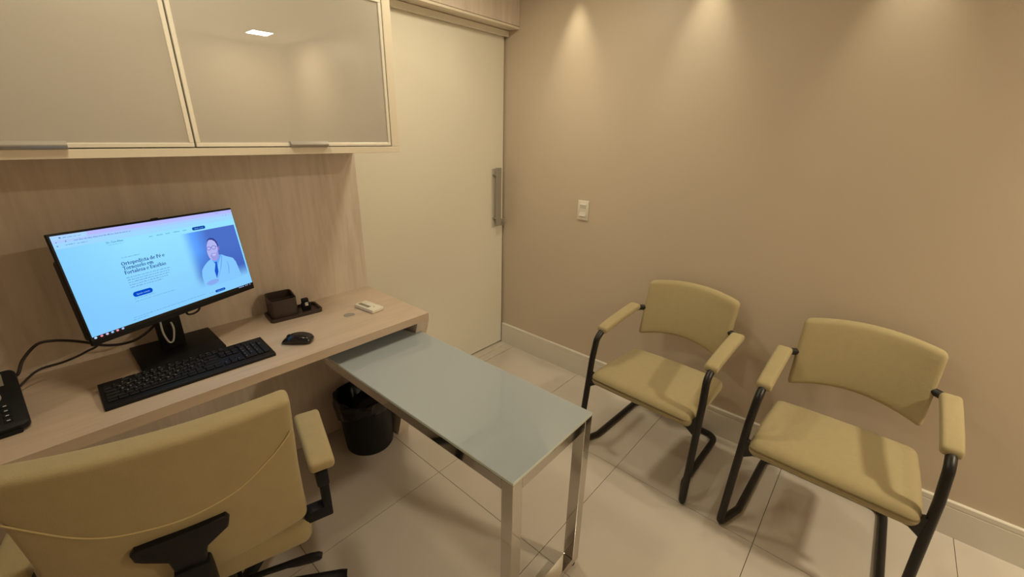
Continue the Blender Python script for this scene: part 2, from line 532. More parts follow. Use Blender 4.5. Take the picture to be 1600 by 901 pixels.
# ------------------------------------------------------------------ waste bin
bx, by = -1.295, -0.205
bn = thing('waste_bin', 'round black waste bin lined with a black bag, under the desk beside the table', 'bin', T(bx, by, 0))
part('bin_body', MB().lathe([(0.108, 0.0), (0.113, 0.008), (0.135, 0.285), (0.138, 0.287), (0.138, 0.291), (0.132, 0.291), (0.110, 0.012), (0.105, 0.010)], 40), M['blackplastic'], bn, local=True)
def wobble(j, a, r, z):
    k = [0.2, 1.0, 0.8, 0.25, 0.5, 0.7, 0.6][min(j, 6)]
    s_ = 0.5+0.5*math.sin(a*3+0.6)
    dz = -0.055*max(0, math.cos(a-2.5)) if j == 0 else 0.012*math.sin(5*a+j)*k + 0.010*s_*k
    return r + 0.006*k*math.sin(7*a+j*1.3) + 0.004*k*math.sin(13*a+j), z+dz
part('bin_bag', MB().lathe([(0.1395, 0.245), (0.146, 0.262), (0.145, 0.285), (0.140, 0.298), (0.131, 0.296), (0.122, 0.255), (0.110, 0.16)], 56, wob=wobble), M['bag'], bn, local=True)

# ------------------------------------------------------------------ visitor chairs
def visitor_chair():
    root = thing('visitor_chair', '', 'chair', Matrix.Identity(4), 'mustard visitor chairs along the beige wall')
    r = 0.0145
    wl, wr, wa, xr = 0.272, 0.228, 0.256, -0.304
    fr = MB()
    half = [(-0.205, 0.205, 0.655), (-0.190, 0.235, 0.652), (-0.150, wa, 0.648), (0.150, wa, 0.614), (0.183, wa+0.001, 0.590), (0.198, 0.2635, 0.48), (0.241, wl, 0.0135), (0.120, wr+0.005, r), (xr, wr, r), (xr, 0, r)]
    pts = fillet(half, {1: 0.02, 2: 0.03, 3: 0.05, 4: 0.05, 5: 0.3, 6: 0.018, 7: 0.06, 8: 0.055}, 7)
    fr.tube(pts, r, 14, cap=True)
    fr.tube([Vector((p.x, -p.y, p.z)) for p in pts], r, 14, cap=True)
    part('frame', fr, M['blackmetal'], root, local=True)
    sp = MB()
    sp.tube([(0.150, -0.246, 0.352), (0.150, 0.246, 0.352)], 0.009, 12)
    sp.tube([(-0.09, -0.20, 0.340), (-0.09, 0.20, 0.340)], 0.009, 12)
    for sy in (-1, 1):
        sp.box((-0.10, sy*0.15-0.012, 0.336), (0.17, sy*0.15+0.012, 0.352))
        tri = [(sy*0.258, 0.418), (sy*0.262, 0.335), (sy*0.222, 0.364), (sy*0.165, 0.372), (sy*0.165, 0.380)]
        sp.prism(tri, 0.192, 0.216, 'x')
    part('seat_support', sp, M['blackmetal'], root, local=True, angle=40)
    def seatfn(p):
        u = p.y/0.245; v = (p.x)/0.21
        z = p.z
        x = p.x + 0.022
        zt = 0.387 + (v+1)/2*0.020 - (0.006*max(0, v) if p.z < 0 else 0)
        z = zt + z + 0.006*(1-u*u) - (0.014*max(0, v-0.55)**2/0.2 if p.z > 0 else 0)
        x += 0.010*(1-u*u)*max(0, v)
        w = 1.0 - 0.03*max(0, -v)
        return (x, p.y*w, z)
    part('seat', MB().pad((0.215, 0.245, 0.036), 0.034, seatfn, (10, 12, 2), 4), M['fabric'], root, local=True, angle=80)
    def backfn(p):
        u = p.y/0.217; s_ = p.z/0.138
        z = 0.657 + p.z + 0.024*(1-u*u)*(s_+1)/2 + 0.034*(1-u*u)*(1-s_)/2 + 0.006*u*u*(s_-1)/2
        x = -0.172 - 0.070*(s_+1)/2 - 0.040*(1-u*u) + p.x + (0.006*(1-u*u)*(1-s_*s_) if p.x > 0 else 0)
        return (x, p.y*(1.0+0.01*s_), z)
    part('backrest', MB().pad((0.022, 0.217, 0.138), 0.019, backfn, (2, 16, 12), 4), M['fabric'], root, local=True, angle=80)
    for sy in (-1, 1):
        def armfn(p, sy=sy):
            v = p.x/0.165
            z = 0.648 - 0.017*v + p.z - 0.006*max(0, v)**3 - 0.004*max(0, -v)**3
            return (p.x-0.012, sy*0.2535 + p.y*(1.0 - 0.04*v), z)
        part('armrest', MB().pad((0.165, 0.0285, 0.0165), 0.013, armfn, (10, 3, 2), 3), M['fabric'], root, local=True, angle=80)
        part('back_clamp', MB().box((-0.226, sy*0.200-0.014, 0.642), (-0.196, sy*0.200+0.014, 0.668), 0.003, 2), M['blackplastic'], root, local=True)
    return root
chA = visitor_chair()
chB = copy_tree(chA)
for o, x, y, a, lb in ((chA, -0.347, -1.285, -0.034, 'mustard armchair on black tube legs, nearer the white sliding door'),
                       (chB, -0.353, -1.978, -0.015, 'mustard armchair on black tube legs, farther from the white door, at the right edge')):
    o.matrix_world = T(x, y, 0) @ R('Z', PI+a)
    o['label'] = lb

# ------------------------------------------------------------------ office chair
mo = Matrix(((0.967, 0.257, 0, -2.033), (-0.257, 0.967, 0, -0.648), (0, 0, 1, 0), (0, 0, 0, 1)))
oc = thing('office_chair', 'mustard swivel office chair with black plastic back support, pushed up to the desk', 'chair', mo)
BW, BH = 0.238, 0.197
def obackpt(xr_, s_, yoff=0.0):
    u = xr_/BW
    y = -0.195 - 0.058*(s_+1)/2 - 0.040*(1-u*u) + yoff
    z = 0.708 + s_*BH + (0.014 + 0.004*(1-u*u))*max(0, s_)
    return (xr_, y, z)
def obackfn(p):
    s_ = p.z/BH
    u = p.x/BW
    w = 1.0 + 0.028*max(0, s_)
    bul = 0.010*(1-u*u)*(1-s_*s_)
    q = obackpt(p.x*w, s_)
    return (q[0], q[1] + p.y + (bul if p.y > 0 else -bul), q[2])
ob_ = part('backrest', MB().pad((BW, 0.036, BH), 0.018, obackfn, (18, 2, 14), 4), M['fabric2'], oc, local=True, angle=80)
def bsurf(x, z):   # rear face of the backrest at height z
    u = x/BW
    s_ = (z-0.708)/BH
    y = -0.195 - 0.058*(s_+1)/2 - 0.040*(1-u*u) - 0.036 - 0.010*(1-u*u)*(1-s_*s_)
    return y
seam = [(-0.234, 0.825), (-0.163, 0.767), (-0.113, 0.740), (-0.060, 0.728), (0.003, 0.721), (0.058, 0.726), (0.118, 0.742), (0.181, 0.782), (0.215, 0.810), (0.234, 0.832)]
part('piping', MB().tube(smoothpath([(x, bsurf(x*0.985, z)+0.0002, z) for x, z in seam], 6), 0.0018, 6), M['piping'], oc, local=True)
def oseatfn(p):
    u = p.x/0.243; v = p.y/0.235
    z = 0.447 + p.z + 0.008*(1-u*u)*(p.z > 0) - 0.03*max(0, v-0.6)
    return (p.x, p.y + 0.010, z)
part('seat', MB().pad((0.243, 0.237, 0.038), 0.030, oseatfn, (12, 12, 2), 4), M['fabric2'], oc, local=True, angle=80)
# T-shaped back support following the back of the shell
tp = [(-0.086, 0.655), (-0.074, 0.645), (-0.036, 0.625), (-0.031, 0.560), (0.026, 0.560), (0.027, 0.604), (0.036, 0.630), (0.078, 0.655), (0.083, 0.678), (0.078, 0.693), (0.045, 0.694), (-0.040, 0.694), (-0.078, 0.690), (-0.088, 0.675)]
b_ = bmesh.new()
fv = [b_.verts.new((x, bsurf(x, z)-0.026+0.012*abs(x)/0.088, z)) for x, z in tp]
rv = [b_.verts.new((x*1.02, bsurf(x, z)+0.002, z)) for x, z in tp]
b_.faces.new(fv)
for i in range(len(tp)):
    b_.faces.new([fv[i], fv[(i+1) % len(tp)], rv[(i+1) % len(tp)], rv[i]])
bmesh.ops.recalc_face_normals(b_, faces=b_.faces[:])
ed = [e for e in b_.edges if e.verts[0] in fv and e.verts[1] in fv and len(e.link_faces) == 2]
bmesh.ops.bevel(b_, geom=ed, offset=0.006, segments=3, affect='EDGES', profile=0.5)
tm = MB(); tm.merge(b_)
part('back_support', tm, M['blackplastic'], oc, local=True, angle=50)
sl = MB()
sl.box((-0.036, -0.318, 0.400), (0.032, -0.270, 0.588), 0.008, 2)
part('height_sleeve', sl, M['blackplastic'], oc, local=True)
ju = MB().tube(fillet([(0, -0.296, 0.43), (0, -0.296, 0.375), (0, -0.24, 0.362), (0, -0.02, 0.362)], 0.04, 5), 0.020, 12)
ju.box((-0.08, -0.14, 0.345), (0.08, 0.10, 0.4075), 0.01, 2)
part('tilt_mechanism', ju, M['blackplastic'], oc, local=True)
lv = MB().tube([(0.06, -0.205, 0.368), (0.12, -0.214, 0.370), (0.165, -0.222, 0.371), (0.195, -0.230, 0.371), (0.225, -0.236, 0.371), (0.246, -0.241, 0.371), (0.252, -0.243, 0.371)], [0.006, 0.007, 0.009, 0.015, 0.017, 0.014, 0.006], 12, rx=0.009)
lv.tube([(0.06, -0.205, 0.368), (0.04, -0.10, 0.372)], 0.006, 10)
part('lever', lv, M['blackplastic'], oc, local=True)
for sx in (1, -1):
    def oarm(p, sx=sx):
        v = p.y/0.129
        return (sx*(0.2930 + p.x*(1+0.06*v)), -0.086 + p.y, 0.647 + p.z - 0.005*max(0, -v)**3)
    a_ = part('armrest', MB().pad((0.0345, 0.129, 0.0165), 0.012, oarm, (3, 8, 2), 3), M['fabric2'], oc, local=True, angle=80)
    st = MB()
    st.box((sx*0.289-0.016, -0.215, 0.575), (sx*0.289+0.016, -0.165, 0.627), 0.006, 2)
    st.box((sx*0.291-0.0115, -0.208, 0.495), (sx*0.291+0.0115, -0.172, 0.58), 0.004, 2)
    st.box((min(sx*0.302, sx*0.230), -0.208, 0.462), (max(sx*0.302, sx*0.230), -0.172, 0.500), 0.004, 2)
    part('arm_bracket', st, M['blackplastic'], oc, local=True)
part('gas_column', MB().lathe([(0.026, 0.075), (0.026, 0.21), (0.016, 0.212), (0.016, 0.35)], 20), M['blackmetal'], oc, local=True)
part('base_hub', MB().lathe([(0.036, 0.060), (0.042, 0.070), (0.042, 0.105), (0.034, 0.118)], 24), M['blackplastic'], oc, local=True)
for k in range(5):
    a = math.radians(-17 + 72*k)
    m5 = R('Z', a)
    part('base_leg', MB().tube([(0.03, 0, 0.092), (0.12, 0, 0.094), (0.24, 0, 0.082), (0.315, 0, 0.074), (0.335, 0, 0.070)], [0.018, 0.017, 0.014, 0.013, 0.008], 12, rx=0.022, mtx=m5), M['blackplastic'], oc, local=True)
    c5 = MB()
    for dy in (-0.016, 0.016):
        c5.tube([(0.305, dy-0.008, 0.026), (0.305, dy+0.008, 0.026)], 0.026, 18, mtx=m5)
    c5.tube([(0.318, 0, 0.03), (0.318, 0, 0.068)], 0.006, 10, mtx=m5)
    part('caster', c5, M['rubber'], oc, local=True)

# ------------------------------------------------------------------ monitor
mc = Vector((-1.900, -0.207, 1.071))
rt = Vector((0.901, 0.434, -0.023)).normalized()
nf = Vector((0.432, -0.891, 0.139)); nf = (nf - rt*nf.dot(rt)).normalized()
up = nf.cross(rt)
up = up if up.z > 0 else -up
PM = Matrix(((rt.x, up.x, nf.x, mc.x), (rt.y, up.y, nf.y, mc.y), (rt.z, up.z, nf.z, mc.z), (0, 0, 0, 1)))  # panel frame: u right, v up, w toward viewer
mon = thing('monitor', 'black desktop monitor showing a web page, on a square stand on the desk', 'monitor', T(-1.93, -0.11, ZDK))
hw, hh = 0.270, 0.1575
part('bezel', MB().box((-hw, -hh, -0.012), (hw, hh, -0.0008), 0.002, 2, PM), M['blackplastic'], mon)
part('rear_housing', MB().prism(rrect(-0.259, -0.150, 0.258, 0.086, 0.010), -0.049, -0.012, 'z', 0.004, 2, PM), M['blackplastic'], mon)
part('webcam', MB().box((-0.010, hh-0.001, -0.009), (0.010, hh+0.003, -0.002), 0.001, 1, PM), M['glossblack'], mon)
# the picture on the screen: page colours and photograph background as smooth colour, printed flat
SU0, SU1, SV0, SV1 = -0.2650, 0.2675, -0.1395, 0.1515
NU, NV = 110, 62
def lerp3(a, b, t):
    t = max(0, min(1, t))
    return tuple(a[i]*(1-t)+b[i]*t for i in range(3))
def page(u, v):
    if v > 0.1405:
        c = (184, 186, 255) if u > -0.187 else (176, 208, 255)
        return srgb(*c)
    if v > 0.1315:
        return srgb(170, 204, 255)
    if v > 0.1165:
        return srgb(158, 216, 255)
    base = lerp3((150, 226, 255), (136, 206, 255), (0.10-v)/0.2)
    base = lerp3(base, (128, 200, 255), (-u-0.1)/0.25)
    if u > 0.05 and -0.115 < v < 0.0962 and u < 0.2610:
        ph = lerp3((92, 160, 255), (76, 112, 200), (u-0.10)/0.05)
        ph = lerp3(ph, (66, 100, 185), (0.03-v)/0.1)
        t = min(1, max(0, (u-0.052)/0.05))
        t = t*t*(3-2*t)
        tb_ = min(1, max(0, (v+0.098)/0.045))
        return srgb(*lerp3(base, ph, t*tb_))
    return srgb(*base)
us = sorted(set([SU0 + (SU1-SU0)*i/NU for i in range(NU+1)] + [0.2608, 0.2612]))
vs = sorted(set([SV0 + (SV1-SV0)*i/NV for i in range(NV+1)] + [0.0960, 0.0964, 0.1403, 0.1407, 0.1313, 0.1317, 0.1163, 0.1167]))
sv = [PM @ Vector((u, v, -0.0004)) for v in vs for u in us]
sf = [(j*len(us)+i, j*len(us)+i+1, (j+1)*len(us)+i+1, (j+1)*len(us)+i) for j in range(len(vs)-1) for i in range(len(us)-1)]
sme = bpy.data.meshes.new('screen')
sme.from_pydata(sv, [], sf)
ca = sme.color_attributes.new('Col', 'FLOAT_COLOR', 'POINT')
for j, v in enumerate(vs):
    for i, u in enumerate(us):
        ca.data[j*len(us)+i].color = (*page(u, v), 1)
sm = emit('screen_picture', (1, 1, 1), 1.0)
at = sm.node_tree.nodes.new('ShaderNodeAttribute'); at.attribute_name = 'Col'
sm.node_tree.links.new(at.outputs['Color'], [n for n in sm.node_tree.nodes if n.type == 'EMISSION'][0].inputs[0])
sme.materials.append(sm)
scr = part('screen', sme, sm, mon)
scr['label'] = 'lit blue-white screen with a clinic web page'
EM = {}
def scol(*c):
    if c not in EM:
        EM[c] = emit('screen_ink_%d' % len(EM), srgb(*c), 1.0)
    return EM[c]
class Ink:
    """flat print on the screen, in panel coordinates"""
    def __init__(s, w=0.0):
        s.v = []; s.f = []; s.w = w
    def poly(s, pts):
        i = len(s.v)
        s.v += [PM @ Vector((u, v, s.w)) for u, v in pts]
        s.f.append(tuple(range(i, i+len(pts))))
        return s
    def rect(s, u0, v0, u1, v1):
        return s.poly([(u0, v0), (u1, v0), (u1, v1), (u0, v1)])
    def ell(s, cu, cv, ru, rv, n=20, rot=0.0, a0=0, a1=360):
        p = []
        for k in range(n if a1-a0 >= 360 else n+1):
            a = math.radians(a0 + (a1-a0)*k/n)
            x, y = ru*math.cos(a), rv*math.sin(a)
            p.append((cu + x*math.cos(rot) - y*math.sin(rot), cv + x*math.sin(rot) + y*math.cos(rot)))
        return s.poly(p)
    def ring(s, cu, cv, ru, rv, tu, tv, a0=0, a1=360, n=18):
        for k in range(n):
            A, B = math.radians(a0+(a1-a0)*k/n), math.radians(a0+(a1-a0)*(k+1)/n)
            s.poly([(cu+ru*math.cos(A), cv+rv*math.sin(A)), (cu+ru*math.cos(B), cv+rv*math.sin(B)),
                    (cu+(ru-tu)*math.cos(B), cv+(rv-tv)*math.sin(B)), (cu+(ru-tu)*math.cos(A), cv+(rv-tv)*math.sin(A))])
        return s
    def out(s, name, col, parent=None):
        me = bpy.data.meshes.new(name)
        me.from_pydata(s.v, [], s.f)
        me.materials.append(scol(*col))
        return part(name, me, None, parent or scr)
def pill(ink, u0, v0, u1, v1):
    return ink.poly(rrect(u0, v0, u1, v1, (v1-v0)*0.499, 6))
# serif lettering drawn from strokes (unit cap height)
def glyph(ink, ch, ox, oy, sc, sx):
    def B(x0, y0, x1, y1): ink.rect(ox+x0*sc*sx, oy+y0*sc, ox+x1*sc*sx, oy+y1*sc)
    def Q(*p): ink.poly([(ox+x*sc*sx, oy+y*sc) for x, y in p])
    def O(cx, cy, rx, ry, tx, ty, a0=0, a1=360): ink.ring(ox+cx*sc*sx, oy+cy*sc, rx*sc*sx, ry*sc, tx*sc*sx, ty*sc, a0, a1)
    X = 0.68
    if ch == 'O': O(.43, .5, .40, .52, .15, .07); return .92
    if ch == 'o': O(.32, .34, .29, .36, .13, .06); return .68
    if ch in 'eé':
        O(.31, .34, .28, .36, .13, .06, 0, 318); B(.10, .35, .585, .41)
        if ch == 'é': Q((.26, .78), (.36, .78), (.47, 1.0), (.34, 1.0))
        return .64
    if ch == 'r': B(.11, 0, .24, X); B(.02, 0, .36, .06); B(.02, .62, .12, X); O(.38, .42, .18, .27, .10, .10, 45, 180); return .52
    if ch == 't': B(.13, .08, .26, .90); B(.02, .61, .42, X); O(.31, .17, .18, .19, .12, .07, 180, 310); return .46
    if ch == 'p': B(.10, -.30, .23, X); B(.02, -.30, .34, -.24); B(.01, .62, .12, X); O(.38, .34, .28, .36, .13, .06); return .72
    if ch == 'd': O(.31, .34, .28, .36, .13, .06); B(.45, 0, .58, 1.06); B(.35, 1.0, .47, 1.06); B(.56, 0, .68, .06); return .73
    if ch == 'b': B(.10, 0, .23, 1.06); B(.0, 1.0, .12, 1.06); O(.38, .34, .28, .36, .13, .06); return .72
    if ch == 'i': B(.11, 0, .24, X); B(.02, 0, .34, .06); B(.02, .62, .12, X); B(.10, .82, .25, .97); return .38
    if ch == 'l': B(.11, 0, .24, 1.06); B(.02, 0, .34, .06); B(.01, 1.0, .12, 1.06); return .38
    if ch == 's': O(.26, .50, .20, .20, .10, .07, 20, 250); O(.26, .18, .21, .20, .10, .07, -160, 80); return .54
    if ch == 'a': O(.24, .19, .21, .21, .12, .06); B(.38, .05, .51, .48); O(.29, .45, .22, .25, .12, .07, 0, 155); B(.49, 0, .60, .07); return .63
    if ch in 'nm':
        B(.11, 0, .24, X); B(.02, 0, .33, .06); B(.01, .62, .12, X); O(.36, .38, .22, .32, .13, .09, 0, 180); B(.45, 0, .58, .40); B(.37, 0, .67, .06)
        if ch == 'm': O(.70, .38, .22, .32, .13, .09, 0, 180); B(.79, 0, .92, .40); B(.71, 0, 1.01, .06); return 1.04
        return .70
    if ch == 'u': B(.11, .28, .24, X); B(.02, .62, .12, X); O(.32, .28, .21, .30, .13, .09, 180, 360); B(.45, 0, .58, X); B(.36, .62, .47, X); B(.56, 0, .67, .06); return .71
    if ch == 'z': B(.04, .61, .50, X); B(.04, 0, .52, .07); Q((.04, .07), (.19, .07), (.50, .61), (.35, .61)); B(.04, .50, .09, X); B(.47, 0, .52, .17); return .57
    if ch == 'T': B(.02, .92, .74, 1.0); B(.31, 0, .45, 1.0); B(.20, 0, .56, .06); B(.02, .78, .08, 1.0); B(.68, .78, .74, 1.0); return .77
    if ch in 'FE':
        B(.11, 0, .25, 1.0); B(.02, 0, .36, .06); B(.02, .93, .60, 1.0); B(.54, .76, .60, 1.0); B(.2, .48, .46, .55); B(.42, .40, .47, .63)
        if ch == 'E': B(.02, 0, .62, .07); B(.56, 0, .62, .25); return .68
        return .64
    if ch == 'P': B(.11, 0, .25, 1.0); B(.02, 0, .38, .06); B(.02, .93, .3, 1.0); O(.30, .73, .30, .27, .14, .07, -90, 90); return .66
    return .30
def measure(txt):
    k = Ink(); x = 0
    for ch in txt: x += glyph(k, ch, 0, 0, 1, 1)
    return x
for txt, u0, u1, v in (('Ortopedista de Pé e', -0.1345, -0.0105, 0.0392), ('Tornozelo em', -0.1345, -0.0490, 0.0258), ('Fortaleza e Eusébio', -0.1345, -0.0145, 0.0124)):
    sc = 0.0103
    ink = Ink(); x = 0
    sx = (u1-u0)/(measure(txt)*sc)
    for ch in txt:
        w_ = glyph(ink, ch, u0+x*sc*sx, v, sc, sx)
        glyph(ink, ch, u0+(x+0.045)*sc*sx, v+0.025*sc, sc, sx)
        x += w_
    ink.out('page_heading', (22, 62, 150))
# plain small lettering from the built-in font
def text_mesh(txt, u, v, size, col, name, width=None, mtx=PM, w=0.0004, mtl=None, parent=None):
    cu = bpy.data.curves.new('t', 'FONT')
    cu.body = txt; cu.size = size; cu.resolution_u = 2
    to = bpy.data.objects.new('t', cu)
    COL.objects.link(to)
    dg = bpy.context.evaluated_depsgraph_get()
    me = bpy.data.meshes.new_from_object(to.evaluated_get(dg))
    bpy.data.objects.remove(to)
    xs = [q.co.x for q in me.vertices]
    k = width/(max(xs)-min(xs)) if width else 1
    for q in me.vertices:
        q.co = mtx @ Vector((u + q.co.x*k, v + q.co.y, w))
    me.materials.clear()
    me.materials.append(mtl or scol(*col))
    me.name = name
    return part(name, me, None, parent or scr)
text_mesh('Dr. Caio Ribas', -0.1508, 0.1088, 0.0075, (40, 70, 160), 'site_title', 0.0428)
# unreadably small print: strokes of word length
def dashes(ink, u0, u1, v, h, seed, wmin=0.004, wmax=0.013, gap=0.0022):
    rnd = random.Random(seed)
    u = u0
    while u < u1:
        w = min(rnd.uniform(wmin, wmax), u1-u)
        x = u
        while x < u+w:
            l = rnd.uniform(0.0010, 0.0019)
            hh_ = h*rnd.choice((0.7, 0.8, 1.0, 1.25))
            ink.rect(x, v, min(x+l, u+w), v+hh_)
            x += l+0.0006
        u += w+gap
    return ink
ip = Ink()
for k, (v, u1) in enumerate(((0.0006, -0.0075), (-0.0071, -0.0115), (-0.0145, -0.0142), (-0.0222, -0.0187), (-0.0296, -0.0404))):
    dashes(ip, -0.1335, u1, v, 0.0026, 11+k)
ip.out('page_paragraph', (92, 150, 212))['kind'] = 'stuff'
i2 = dashes(Ink(), -0.1279, -0.0785, 0.0605, 0.0022, 31)
dashes(i2, -0.1333, -0.0728, -0.0648, 0.0023, 32); dashes(i2, -0.1336, -0.0155, -0.0735, 0.0016, 33)
dashes(i2, -0.1541, 0.077, -0.1185, 0.0019, 34); dashes(i2, -0.1564, -0.1146, -0.1250, 0.0021, 35); dashes(i2, 0.0911, 0.1052, -0.1215, 0.0019, 36)
dashes(i2, -0.1484, -0.105, 0.1034, 0.0011, 37)
i2.out('page_small_print', (100, 158, 218))['kind'] = 'stuff'
i3 = Ink()
for u0, u1 in ((-0.0359, -0.0256), (-0.014, 0.0065), (0.0147, 0.0278), (0.0393, 0.0603), (0.0703, 0.0833)):
    dashes(i3, u0, u1, 0.1062, 0.0024, int(u0*1e4)+900, 0.03, 0.04)
i3.out('page_menu', (90, 140, 200))
for u0, v0, u1, v1, c in ((-0.1340, -0.0595, -0.0783, -0.0437, (0, 74, 200)), (0.1025, 0.1012, 0.1500, 0.1120, (10, 70, 165)), (0.1128, -0.1255, 0.1525, -0.1168, (0, 70, 185))):
    bt_ = pill(Ink(), u0, v0, u1, v1).out('page_button', c)
    text_mesh('Agendar consulta', u0+(u1-u0)*0.16, v0+(v1-v0)*0.34, (v1-v0)*0.42, (150, 205, 255), 'button_text', (u1-u0)*0.68)
# browser bars
i4 = Ink(0.0002).rect(-0.2640, 0.1385, -0.1880, 0.1498)
i4.out('browser_tab', (170, 214, 255))
i5 = dashes(Ink(0.0004), -0.2400, -0.1990, 0.1435, 0.0018, 41); dashes(i5, -0.2186, -0.0794, 0.1322, 0.0024, 42)
dashes(i5, -0.2400, -0.2200, 0.1238, 0.0019, 43); dashes(i5, -0.2150, -0.1914, 0.1233, 0.0019, 44)
i5.rect(-0.2590, 0.1228, -0.2555, 0.1256).rect(-0.2480, 0.1430, -0.2440, 0.1470)
i5.ell(-0.2570, 0.1342, 0.0012, 0.0016).ell(-0.2365, 0.1342, 0.0015, 0.002).rect(0.2280, 0.1335, 0.2292, 0.1365).rect(0.2390, 0.1335, 0.2410, 0.1365)
dashes(i5, 0.2000, 0.2160, 0.1452, 0.0018, 46)
i5.out('browser_icons', (100, 130, 205))['kind'] = 'stuff'
# task bar
part('task_bar', MB().box((SU0-0.004, -0.1435, -0.0007), (SU1+0.002, -0.1325, -0.0001), 0, 1, PM), M['glossblack'], scr, smooth=False)
for u, c in ((-0.2583, (190, 215, 255)), (-0.2436, (240, 140, 160)), (-0.23, (200, 190, 225)), (-0.217, (150, 200, 240)), (-0.204, (240, 150, 170)), (-0.19, (170, 195, 245))):
    Ink(0.0006).ell(u, -0.1362, 0.0036, 0.0031, 12).out('task_icon', c)
i6 = Ink(0.0006)
for u in (0.2047, 0.2105, 0.2165, 0.2225, 0.2330, 0.2400, 0.2520):
    i6.rect(u, -0.1378, u+0.0042, -0.1350)
i6.out('task_clock', (170, 180, 235))
# photograph of a man in a pale jacket
man = [(-0.004, 0)]
Ink(0.0003).poly([(0.0815, -0.0920), (0.0835, -0.0793), (0.0850, -0.055), (0.0905, -0.0365), (0.1020, -0.0241), (0.1180, -0.0130), (0.1335, -0.0060), (0.1500, -0.006), (0.1773, 0.0007), (0.1900, -0.0080), (0.2080, -0.0170), (0.2173, -0.0223), (0.2245, -0.038), (0.2275, -0.060), (0.2303, -0.0909), (0.20, -0.098), (0.14, -0.099), (0.10, -0.098)]).out('picture_jacket', (132, 200, 255))
Ink(0.0005).poly([(0.1335, -0.0060), (0.1440, -0.0260), (0.1330, -0.0770), (0.1340, -0.0780), (0.1530, -0.0300), (0.1773, 0.0007), (0.165, 0.002), (0.15, -0.008)]).out('picture_shirt', (104, 168, 250))
Ink(0.0007).poly([(0.1400, -0.0205), (0.1520, -0.0195), (0.1500, -0.0265), (0.1455, -0.0265)]).poly([(0.1440, -0.0265), (0.1505, -0.0265), (0.1465, -0.0560), (0.1335, -0.0775), (0.1335, -0.05)]).out('picture_tie', (28, 84, 205))
Ink(0.0007).poly([(0.1760, -0.002), (0.1700, -0.018), (0.1560, -0.050), (0.1365, -0.0800), (0.1380, -0.080), (0.158, -0.050), (0.172, -0.020), (0.1775, -0.003)]).poly([(0.1905, -0.030), (0.1890, -0.050), (0.1830, -0.074), (0.1845, -0.074), (0.1910, -0.052), (0.1920, -0.030)]).out('picture_lapel', (92, 150, 235))
Ink(0.0005).ell(0.1540, -0.002, 0.0150, 0.013, 16, -0.2).out('picture_neck', (134, 142, 224))
Ink(0.0006).ell(0.1495, 0.0250, 0.0205, 0.0385, 28, -0.22).out('picture_face', (178, 182, 242))
Ink(0.0007).ell(0.1735, 0.0245, 0.0035, 0.0075, 14, -0.2).out('picture_ear', (132, 118, 200))
Ink(0.0008).poly([(0.1370, 0.0560), (0.1450, 0.0640), (0.1570, 0.0660), (0.1680, 0.0600), (0.1745, 0.0480), (0.1755, 0.0330), (0.1720, 0.0300), (0.1700, 0.0420), (0.1660, 0.0520), (0.1580, 0.0585), (0.1480, 0.0600)]).out('picture_hair', (54, 62, 138))
Ink(0.0008).poly([(0.1345, 0.0060), (0.1420, 0.0130), (0.1520, 0.0120), (0.1600, 0.0100), (0.1685, 0.0200), (0.1670, 0.0020), (0.1580, -0.0120), (0.1480, -0.0165), (0.1390, -0.0120)]).out('picture_beard', (156, 156, 226))
Ink(0.0010).poly([(0.1420, 0.0085), (0.1510, 0.0095), (0.1580, 0.0075), (0.1560, 0.0035), (0.1500, 0.0015), (0.1440, 0.0035)]).out('picture_smile', (188, 194, 248))
Ink(0.0010).ring(0.1372, 0.0310, 0.0078, 0.0068, 0.0014, 0.0014).ring(0.1562, 0.0312, 0.0085, 0.0072, 0.0014, 0.0014).rect(0.1445, 0.0325, 0.1485, 0.0340).poly([(0.1640, 0.0330), (0.1725, 0.0300), (0.1725, 0.0312), (0.1640, 0.0345)]).out('picture_glasses', (84, 80, 190))
Ink(0.0008).ell(0.1150, -0.0860, 0.0240, 0.0085, 18, 0.05).out('picture_hands', (138, 170, 240))
# stand
part('stand_base', MB().box((-2.050, -0.229, ZDK+0.0002), (-1.811, -0.010, ZDK+0.010), 0.002, 2), M['blackplastic'], mon)
NK = T(-1.940, -0.108, 0) @ R('Z', 0.10)
nk = MB().box((-0.036, -0.012, ZDK+0.0098), (0.036, 0.012, 0.99), 0.003, 2, NK)
part('stand_neck', nk, M['blackplastic'], mon)
part('stand_joint', MB().box((-0.05, -0.05, -0.068), (0.05, 0.05, -0.048), 0.003, 2, PM), M['blackplastic'], mon)
single('monitor_cable', MB().tube(smoothpath([(-1.962, -0.150, 0.893), (-1.963, -0.148, 0.868), (-1.963, -0.147, 0.834), (-1.956, -0.146, 0.800), (-1.948, -0.146, 0.793), (-1.940, -0.146, 0.803), (-1.932, -0.142, 0.838), (-1.934, -0.135, 0.862)], 6), 0.0030, 8), M['cablewhite'],
       'short light grey cable looped below the monitor in front of its stand', 'cable')
single('video_cable', MB().tube(smoothpath([(-1.885, -0.140, 0.890), (-1.880, -0.125, 0.872), (-1.862, -0.120, 0.868), (-1.845, -0.122, 0.878), (-1.838, -0.126, 0.900)], 6), 0.0035, 8), M['cableblack'],
       'short black cable hanging in a loop behind the lower edge of the monitor', 'cable')

